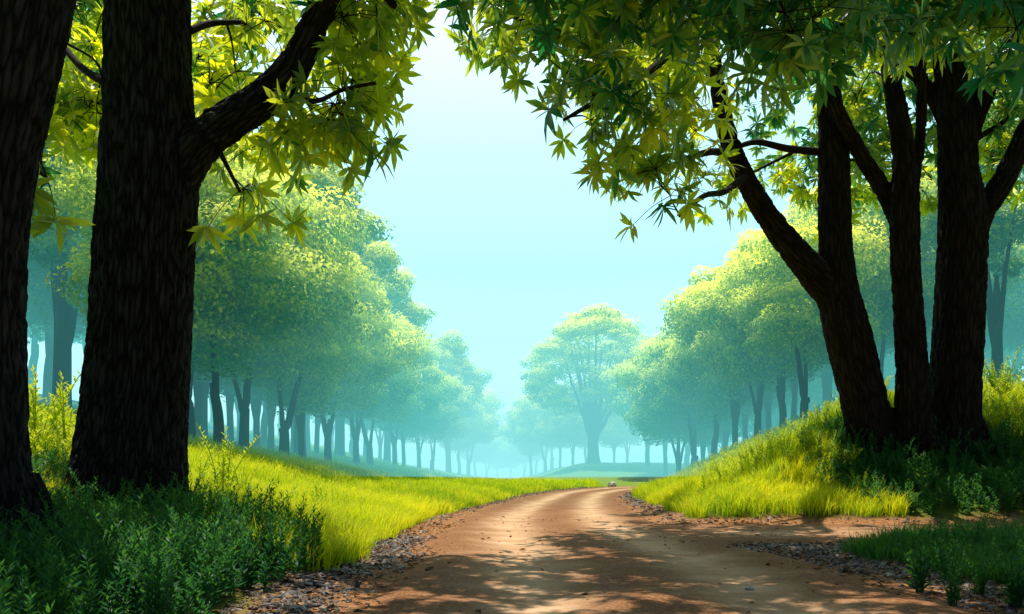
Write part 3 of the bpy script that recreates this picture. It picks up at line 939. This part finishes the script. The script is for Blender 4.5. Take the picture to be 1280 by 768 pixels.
TA = empty('broadleaf_tree', (0, 0, 0))
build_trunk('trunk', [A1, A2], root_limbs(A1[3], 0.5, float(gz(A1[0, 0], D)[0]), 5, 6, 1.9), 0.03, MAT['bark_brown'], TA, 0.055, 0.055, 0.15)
nodesA = edge_nodes([(612, 0, 10.8), (632, 38, 10.6), (660, 15, 11.5), (680, 62, 10.4), (708, 92, 10.3), (725, 55, 11), (742, 120, 10.2), (760, 85, 11.4), (738, 150, 10.6),
                     (785, 125, 10.4), (795, 182, 10.8), (815, 145, 11.5), (820, 212, 11), (838, 245, 11.2), (862, 235, 12), (885, 215, 19), (900, 245, 19), (870, 165, 12), (848, 185, 12.5)])
nodesA += scatter(22, (640, 880), (-40, 40), (9, 13), rs)
nodesA += scatter(14, (750, 870), (30, 120), (10.5, 15), rs)
nodesA += scatter(22, (850, 1060), (-70, 50), (8, 10.5), rs)
nodesA += scatter(24, (690, 1000), (-80, 90), (18.6, 22), rs)
nodesA += scatter(10, (940, 1060), (90, 230), (19, 22), rs)
nodesA += wscatter(64, (0.0, 6.5), (8.0, 12.5), (8.0, 10.0), rs) + scatter(20, (640, 1040), (-300, -60), (10, 17), rs)  # high foliage, mostly above the frame, added to shade the near road
boughsA = [([(894, 95, 7), (850, 60, 6), (800, 40, 5), (740, 38, 4), (680, 30, 3.4), (620, 15, 2.4)], 15.2, 10.8),
           ([(918, 195, 6), (890, 190, 4.5), (855, 200, 4), (820, 215, 3), (790, 195, 2)], 15.8, 11.3),
           ([(930, 222, 5), (905, 240, 4), (880, 245, 3.4), (850, 270, 2.4)], 15.9, 11.6),
           ([(1024, 190, 5), (985, 186, 4.5), (944, 178, 3.6), (905, 190, 3), (870, 192, 2.2)], 17.2, 15.5),
           ([(884, 30, 7), (840, 66, 5.5), (790, 105, 4.5), (740, 130, 3.4), (705, 150, 2)], 14.6, 10.5)]
canopy(TA, [A1, A2], boughsA, nodesA, MAT['twig'], MAT['leaf'], (0.25, 0.37), per=(7, 12), seed=21, spread=0.42, tone=lambda t: 0.12 if t[1] < 10.3 else (0.2 if t[2] > 8.6 else (0.45 if t[1] < 12 else 0.72)))  # near and high leaves toned dark as shade, rear ones sunlit yellow
tag(TA, 'leaning brown trunk splitting into two limbs, leftmost of the clump of three', 'tree', 'dark foreground trees')

TB = empty('broadleaf_tree', (0, 0, 0))
build_trunk('trunk', [B1, B2, B3], root_limbs(B1[3], 0.42, float(gz(B1[0, 0], D)[0]), 5, 7, 1.9), 0.028, MAT['bark_brown'], TB, 0.05, 0.05, 0.15)
nodesB = scatter(14, (1000, 1190), (-70, 35), (8.5, 13), rs) + scatter(16, (1060, 1180), (0, 230), (18.6, 21), rs)
nodesB += edge_nodes([(1090, 235, 19), (1105, 200, 19), (1045, 225, 19), (1060, 150, 18.5), (1155, 240, 18.5), (1165, 225, 18), (1080, 215, 19), (1000, 235, 18), (975, 215, 18.5), (1020, 262, 19)])
nodesB += wscatter(22, (3.0, 8.5), (10.5, 16), (9.2, 11.0), rs) + scatter(14, (1000, 1230), (-300, -40), (12, 19), rs)  # high foliage, mostly above the frame, added to shade the side road
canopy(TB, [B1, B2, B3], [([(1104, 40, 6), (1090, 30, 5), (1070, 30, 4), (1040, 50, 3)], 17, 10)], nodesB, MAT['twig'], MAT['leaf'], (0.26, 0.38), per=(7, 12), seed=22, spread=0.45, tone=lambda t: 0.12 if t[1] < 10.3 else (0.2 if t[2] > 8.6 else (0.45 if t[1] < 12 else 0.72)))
tag(TB, 'slimmest trunk in the middle of the clump of three, forked high up', 'tree', 'dark foreground trees')

TC = empty('broadleaf_tree', (0, 0, 0))
build_trunk('trunk', [C1, C2, C3, C4], root_limbs(C1[3], 0.58, float(gz(C1[0, 0], D)[0]), 6, 9, 1.8), 0.03, MAT['bark_brown'], TC, 0.058, 0.055, 0.15)
nodesC = scatter(14, (1150, 1310), (-70, 35), (9, 14), rs) + scatter(16, (1215, 1300), (0, 190), (18.6, 21), rs)
nodesC += edge_nodes([(1165, 180, 19), (1250, 215, 19), (1225, 130, 18.6), (1270, 215, 18.4), (1245, 160, 18), (1262, 185, 18.5), (1238, 195, 19), (1275, 120, 17)])
nodesC += wscatter(60, (6.0, 14), (14.5, 21), (9.8, 12.2), rs) + scatter(14, (1150, 1450), (-300, -40), (13, 19), rs)  # high foliage added to shade the bank below the clump
canopy(TC, [C1, C2, C3, C4], [([(1180, 40, 8), (1190, 20, 6), (1210, 20, 4), (1240, 40, 3)], 17, 11),
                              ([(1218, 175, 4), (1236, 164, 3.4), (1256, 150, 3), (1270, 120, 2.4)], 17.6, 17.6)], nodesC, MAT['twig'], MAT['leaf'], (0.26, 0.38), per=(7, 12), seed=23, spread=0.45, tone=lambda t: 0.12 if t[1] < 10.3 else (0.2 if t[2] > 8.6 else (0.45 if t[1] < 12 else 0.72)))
tag(TC, 'thickest dark trunk of the clump of three, with a limb rising right', 'tree', 'dark foreground trees')


# ------------------------------------------------------------------ woodland trees
def wood_tree(seed, H, rad, cb, n_blob, br, per, leaf, style='bushy', trunk_r=0.3, fork=0.35):
    """unit built at z=0; returns an Empty with trunk and crown"""
    r = np.random.default_rng(seed)
    root = empty('woodland_tree')
    tb, lb = Bag(), Bag()
    cz = (cb + H) / 2; hz = (H - cb) / 2
    lean = r.normal(0, 0.25, 2)
    top = H * (0.55 if style != 'open' else 0.35)
    # blobs of foliage
    blobs = []
    tries = 0
    while len(blobs) < n_blob and tries < 4000:
        tries += 1
        u = norm(r.normal(0, 1, 3)); k = r.uniform(0.45, 0.98) if style != 'open' else r.uniform(0.72, 1.0)
        p = np.array([u[0] * rad, u[1] * rad, cz + u[2] * hz]) * np.array([k, k, 1]) ; p[2] = cz + u[2] * hz * k
        tz = (p[2] - cb) / (H - cb)
        w = np.interp(tz, [0, 0.15, 0.45, 0.8, 1.0], [0.75, 0.98, 1.0, 0.75, 0.42]) if style == 'bushy' else np.interp(tz, [0, 0.3, 0.6, 1.0], [0.85, 1.0, 1.0, 0.62])
        p[:2] *= w
        p[:2] += lean * tz
        if style == 'open' and (np.hypot(p[0], p[1]) < rad * 0.45 and tz < 0.36): continue
        if all(np.linalg.norm((p - b[0]) * np.array([1, 1, 1.3])) > br * 0.78 for b in blobs):
            blobs.append((p, br * r.uniform(0.65, 1.25)))
    nl = 2 + (r.uniform() < 0.4)
    tp = [np.array([0, 0, -0.5]), np.array([0.05, 0, H * 0.12]), np.array([lean[0] * 0.4, lean[1] * 0.4, H * fork])]
    P = catmull(tp, 10)
    tube(tb, P, trunk_r * np.interp(np.linspace(0, 1, 10), [0, 0.25, 0.8, 1], [1.5, 1.0, 0.85, 0.3]), 10)
    skel = [P[-3:]]; skr = [np.full(3, trunk_r * 0.7)]
    if style == 'open': nl = 11
    for k in range(nl):
        a = k * 2 * math.pi / nl + r.uniform(-0.5, 0.5)
        f1 = r.uniform(0.25, 0.55) if style != 'open' else r.uniform(0.15, 0.72)
        e = np.array([math.cos(a) * rad * f1, math.sin(a) * rad * f1, H * (r.uniform(0.62, 0.85) if style != 'open' else 0.9 - 0.45 * f1)])
        m = (P[-1] + e) / 2 + np.array([math.cos(a), math.sin(a), 0]) * rad * r.uniform(0.0, 0.22) + r.normal(0, 0.12, 3)
        A_ = P[4]; C_ = P[-1] * (0.7 if k else 0.45) + m * (0.3 if k else 0.55)
        t_ = np.linspace(0, 1, 14)[:, None]
        Q = (1 - t_) ** 2 * A_ + 2 * t_ * (1 - t_) * C_ + t_ ** 2 * e
        Q[1:-1] += r.normal(0, 0.03, (12, 3)) * trunk_r * 2
        rr = np.linspace(trunk_r * ((0.84 if k == 0 else 0.6) if style != 'open' else 0.5), trunk_r * 0.13, 14) * np.minimum(1, np.linspace(0.35, 4.5, 14))
        tube(tb, Q, rr, 8)
        skel.append(Q); skr.append(rr)
    skel = np.vstack(skel); skr = np.concatenate(skr)
    order = np.argsort([np.min(np.linalg.norm(skel - b[0], axis=1)) for b in blobs])
    for i in order:
        b, _ = blobs[i]
        ds = np.linalg.norm(skel - b, axis=1) + 0.6 * np.maximum(0, skel[:, 2] - b[2])
        k = np.argmin(ds)
        p = skel[k]
        Q = catmull([p, (p + b) / 2 + r.normal(0, 0.08, 3) * np.linalg.norm(b - p) + np.array([0, 0, 0.05]), b], 7)
        r0 = min(skr[k] * 0.75, trunk_r * 0.3)
        rr = np.linspace(r0, trunk_r * (0.05 if style != 'open' else 0.09), 7)
        tube(tb, Q, rr, 5)
        skel = np.vstack([skel, Q[1:]]); skr = np.concatenate([skr, rr[1:]])
    for b, R_ in blobs:
        n = int(per * (R_ / br) ** 2)
        u = norm(r.normal(0, 1, (n, 3)))
        k = 1 - 0.5 * r.uniform(0, 1, n) ** 2.4
        lump = 1 + 0.22 * np.sin(u[:, 0] * 4 + b[0] * 3) * np.sin(u[:, 1] * 4 + b[1]) + 0.12 * np.sin(u[:, 2] * 7 + b[2] * 2)
        P3 = b + u * (k * R_ * lump)[:, None] * np.array([1.1, 1.1, 0.72])
        nrm = norm(u + np.array([0, 0, 0.5]) + r.normal(0, 0.27, (n, 3)))
        d = norm(np.cross(nrm, r.normal(0, 1, (n, 3))))
        d[:, 2] -= 0.35
        L = leaf * r.uniform(0.6, 1.35, n)
        tint = np.clip(-0.02 + 0.55 * (k - 0.5) + 0.62 * smooth(u[:, 2], -0.4, 0.7) + 0.16 * (b[2] - cz) / hz + r.normal(0, 0.10, n), 0, 1)  # painted sunlight: lobe tops and outer leaves yellow, undersides and inside shade-dark
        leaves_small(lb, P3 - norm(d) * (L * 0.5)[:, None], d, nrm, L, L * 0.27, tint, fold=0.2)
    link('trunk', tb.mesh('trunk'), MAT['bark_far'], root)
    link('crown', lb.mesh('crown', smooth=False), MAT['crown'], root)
    return root


WP = {
    'a': wood_tree(101, 9.2, 2.9, 2.9, 36, 1.2, 1500, 0.17, trunk_r=0.17, fork=0.24),
    'b': wood_tree(102, 9.6, 3.0, 3.1, 38, 1.25, 1500, 0.17, trunk_r=0.20, fork=0.12),
    'c': wood_tree(103, 8.6, 2.6, 2.8, 32, 1.2, 1500, 0.17, trunk_r=0.135, fork=0.4),
    'd': wood_tree(104, 9.0, 2.9, 3.1, 36, 1.2, 1500, 0.17, trunk_r=0.165, fork=0.18),
    'tall': wood_tree(105, 13.0, 2.8, 5.0, 44, 0.85, 620, 0.19, style='airy', trunk_r=0.24, fork=0.4),
    'tall2': wood_tree(106, 13.0, 3.2, 4.5, 60, 1.0, 800, 0.19, style='airy', trunk_r=0.27, fork=0.35),
    'open': wood_tree(107, 16.0, 5.6, 3.2, 150, 1.0, 360, 0.24, style='open', trunk_r=0.5, fork=0.2),
}


def wood(key, px, D, H, label, group, rz=None, wide=1.0, x=None):
    base_h = {'a': 9.2, 'b': 9.6, 'c': 8.6, 'd': 9.0, 'tall': 13.0, 'tall2': 13.0, 'open': 16.0}[key]
    X = (px - CX) / F * D if x is None else x
    z = float(gz(X, D)[0])
    s = H / base_h
    return place(WP[key], 'W' + key, (X, D, z - 0.05), rng.uniform(0, 6.28) if rz is None else rz, (s * wide, s * wide, s), label, 'tree', group)


ORD = ['first', 'second', 'third', 'fourth', 'fifth', 'sixth', 'seventh', 'eighth', 'ninth', 'tenth', 'eleventh', 'twelfth']
# front row left of the road, near to far
for i, (k, px, D, H) in enumerate([('b', 236, 25.0, 10.2), ('a', 273, 24.5, 8.9), ('d', 304, 27.0, 9.6), ('b', 354, 29, 9.2), ('c', 378, 31.5, 7.8), ('a', 411, 36, 9.2), ('d', 446, 43, 9.4),
                                   ('b', 463, 47, 9.2), ('a', 494, 55, 9.8), ('c', 505, 61, 9.4), ('d', 524, 70, 10), ('b', 540, 82, 10.5)]):
    wood(k, px, D, H, f'{ORD[i]} tree from the near end of the front row along the left meadow', 'front row of trees left of the road')
for i, (k, px, D, H) in enumerate([('tall', 376, 36, 15.2), ('tall2', 424, 48, 15.0), ('tall', 484, 62, 15.2), ('tall2', 250, 30, 12.5)]):
    wood(k, px, D, H, ['tallest airy tree with bare limbs showing above the left row', 'airy treetop rising behind the middle of the left row', 'airy treetop rising above the far half of the left row',
                       'tall tree behind the near end of the left row, next to the forked trunk'][i], 'tall trees behind the left row')
for k, px, D, H in [('a', 60, 36, 12), ('b', 120, 34, 12), ('tall2', 20, 30, 14), ('c', 215, 38, 11), ('d', 300, 44, 10), ('a', 330, 40, 10), ('c', 385, 50, 10), ('b', 440, 62, 10), ('d', 475, 74, 10), ('a', 40, 46, 13), ('b', 110, 52, 14), ('tall2', 150, 40, 15), ('c', 318, 60, 10), ('d', 415, 75, 10), ('c', 225, 58, 11), ('a', 265, 66, 11), ('b', 350, 78, 11), ('c', 248, 29, 8.5), ('c', 288, 33, 9), ('c', 322, 34, 9), ('c', 338, 36, 9.5), ('d', 368, 40, 9.5), ('c', 395, 44, 9.5), ('c', 425, 52, 9.5), ('c', 456, 60, 9.5)]:
    wood(k, px, D, H, 'hazy tree standing in the wood behind the left front row', 'trees in the wood behind the left row')
wood('tall2', 76, 27, 14.5, 'hazy forked tree seen between the two big left trunks', None, rz=1.0)
wood('tall2', 561, 98, 17, 'tall pale hazy tree ending the left row near the gap', None)
for i, (k, px, D, H) in enumerate([('b', 585, 120, 15), ('a', 574, 112, 13)]):
    wood(k, px, D, H, ['very pale far tree right beside the gap of sky, left of it', 'pale tree below the tall one that ends the left row'][i], 'far pale trees left of the gap')
for k, px, D, H in [('a', 594, 165, 12.5), ('b', 608, 180, 12), ('c', 622, 200, 11), ('d', 638, 205, 10.5), ('b', 655, 175, 11), ('a', 670, 160, 12)]:
    wood(k, px, D, H, 'faint blue green tree closing the far end of the valley', 'faint trees at the end of the valley', wide=1.25)
# right of the gap
wood('open', 742, 78, 15.4, 'big spreading tree with bare fanning limbs, standing alone beyond the bend', None, wide=1.2)
for k, px, D, H in [('a', 664, 122, 12.5), ('b', 682, 112, 12), ('c', 700, 106, 11), ('d', 716, 98, 9.5), ('a', 732, 104, 9), ('b', 690, 130, 14), ('c', 768, 98, 9), ('d', 784, 104, 10)]:
    wood(k, px, D, H, 'pale hazy tree in the far group around the big spreading tree', 'far pale trees right of the gap')
for i, (k, px, D, H) in enumerate([('b', 1006, 26.5, 7.0), ('a', 978, 29, 7.4), ('d', 946, 31, 7.6), ('c', 918, 34, 8.2), ('a', 893, 38, 8.4), ('b', 868, 42.5, 9.0), ('d', 848, 47, 9.2), ('c', 832, 66, 11.5), ('a', 810, 74, 11.5), ('b', 858, 70, 12)]):
    wood(k, px, D, H, f'{ORD[i]} tree from the near end of the row on the right bank', 'row of trees on the right bank')
for i, (k, px, D, H) in enumerate([('tall2', 950, 42, 11.5), ('tall', 905, 50, 12.5), ('tall2', 1035, 36, 11)]):
    wood(k, px, D, H, ['tall tree rising behind the middle of the right row', 'airy treetop above the far part of the right row', 'tall tree behind the near end of the right row'][i], 'tall trees behind the right row')
for k, px, D, H in [('b', 1100, 28, 8.5), ('a', 1150, 32, 9.5), ('c', 1060, 31, 8), ('d', 1190, 38, 12), ('a', 1255, 42, 13), ('b', 1320, 36, 12), ('c', 960, 50, 9.5), ('d', 1000, 44, 9), ('b', 1080, 46, 11), ('a', 1130, 52, 12), ('c', 890, 62, 11), ('d', 930, 68, 12), ('c', 992, 33, 8), ('c', 962, 36, 8.5), ('c', 932, 40, 8.5), ('c', 905, 44, 9), ('c', 880, 47, 9)]:
    wood(k, px, D, H, 'hazy tree standing in the wood behind the right bank', 'trees in the wood behind the right row')
wood('tall', 1248, 26, 10, 'slanting thin forked tree at the right edge behind the bank', None, rz=2.0)


# ------------------------------------------------------------------ haze
def haze(name, y0, y1, dens, colr, z0=0.86, z1=26, label=''):
    m, nt, out = nodes_of(name)
    ab = N_(nt, 'ShaderNodeVolumeAbsorption'); ab.inputs['Color'].default_value = (0, 0, 0, 1); ab.inputs['Density'].default_value = dens
    em = N_(nt, 'ShaderNodeEmission'); em.inputs['Color'].default_value = (*colr, 1); em.inputs['Strength'].default_value = dens  # haze glows by emission, standing in for scattered sunlight
    ad = N_(nt, 'ShaderNodeAddShader')
    nt.links.new(ab.outputs[0], ad.inputs[0]); nt.links.new(em.outputs[0], ad.inputs[1])
    nt.links.new(ad.outputs[0], out.inputs['Volume'])
    x = 330
    v = [(-x, y0, z0), (x, y0, z0), (x, y1, z0), (-x, y1, z0), (-x, y0, z1), (x, y0, z1), (x, y1, z1), (-x, y1, z1)]
    q = [(0, 3, 2, 1), (4, 5, 6, 7), (0, 1, 5, 4), (1, 2, 6, 5), (2, 3, 7, 6), (3, 0, 4, 7)]
    o = link('haze', make_mesh(name, v, q, smooth=False), m)
    tag(o, label, kind='structure')


haze('haze_near', 21.0, 58.0, 0.017, (0.22, 1.02, 1.04), z1=11.0, label='blue green morning haze among the near rows of trees')
haze('haze_far', 58.02, 420, 0.012, (0.54, 0.94, 0.99), z0=0.2, z1=12.5, label='pale blue green haze filling the far valley')

# ------------------------------------------------------------------ light, sky, camera
EL, AZ = R(75), R(-30)
sdir = Vector((math.sin(AZ) * math.cos(EL), math.cos(AZ) * math.cos(EL), math.sin(EL)))
sun = bpy.data.lights.new('sun', 'SUN'); sun.energy = 5.0; sun.angle = R(0.5); sun.color = (1.0, 0.93, 0.80)
so = bpy.data.objects.new('sun', sun); col.objects.link(so)
so.rotation_euler = (-sdir).to_track_quat('-Z', 'Y').to_euler()
so.location = sdir * 60

w = bpy.data.worlds.new('World'); scene.world = w; w.use_nodes = True
nt = w.node_tree; nt.nodes.clear()
out = N_(nt, 'ShaderNodeOutputWorld')
sky = N_(nt, 'ShaderNodeTexSky', sky_type='NISHITA'); sky.sun_disc = False; sky.sun_elevation = EL; sky.sun_rotation = AZ; sky.dust_density = 0.6
b1 = N_(nt, 'ShaderNodeBackground'); b1.inputs['Strength'].default_value = 0.05
nt.links.new(sky.outputs[0], b1.inputs[0])
tc = N_(nt, 'ShaderNodeTexCoord')
dp = N_(nt, 'ShaderNodeVectorMath', operation='DOT_PRODUCT'); nt.links.new(tc.outputs['Generated'], dp.inputs[0])
dp.inputs[1].default_value = Vector((0, math.cos(R(14)), math.sin(R(14))))
mr = N_(nt, 'ShaderNodeMapRange', interpolation_type='SMOOTHSTEP'); nt.links.new(dp.outputs['Value'], mr.inputs[0])
mr.inputs[3].default_value = 0.02; mr.inputs[4].default_value = 1.3; mr.inputs[1].default_value = 0.25; mr.inputs[2].default_value = 0.78
sep = N_(nt, 'ShaderNodeSeparateXYZ'); nt.links.new(tc.outputs['Generated'], sep.inputs[0])
cr = ramp(nt, [(0.0, (0.85, 1.0, 1.0)), (0.12, (0.70, 0.96, 1.0)), (0.25, (0.42, 0.82, 0.90)), (0.38, (0.48, 0.86, 0.92)), (0.54, (0.74, 0.94, 0.98))], sep.outputs['Z'])
b2 = N_(nt, 'ShaderNodeBackground'); nt.links.new(cr.outputs[0], b2.inputs[0]); nt.links.new(mr.outputs[0], b2.inputs['Strength'])
ad = N_(nt, 'ShaderNodeAddShader'); nt.links.new(b1.outputs[0], ad.inputs[0]); nt.links.new(b2.outputs[0], ad.inputs[1])
nt.links.new(ad.outputs[0], out.inputs['Surface'])

cam = bpy.data.cameras.new('camera')
cam.sensor_fit = 'HORIZONTAL'; cam.sensor_width = 36; cam.lens = 36 * F / 1280
cam.shift_y = (HY - 384) / 1280
cam.clip_start = 0.05; cam.clip_end = 3000
co = bpy.data.objects.new('camera', cam); col.objects.link(co)
co.location = (0, 0, CAMH); co.rotation_euler = (R(90), 0, 0)
scene.camera = co

scene.view_settings.view_transform = 'Standard'
scene.view_settings.look = 'None'
scene.view_settings.exposure = 0
scene.render.engine = 'CYCLES'
c = scene.cycles
c.max_bounces = 8; c.diffuse_bounces = 3; c.glossy_bounces = 2; c.transmission_bounces = 5; c.volume_bounces = 0; c.transparent_max_bounces = 8
c.use_denoising = True
c.sample_clamp_indirect = 4
c.caustics_reflective = False; c.caustics_refractive = False
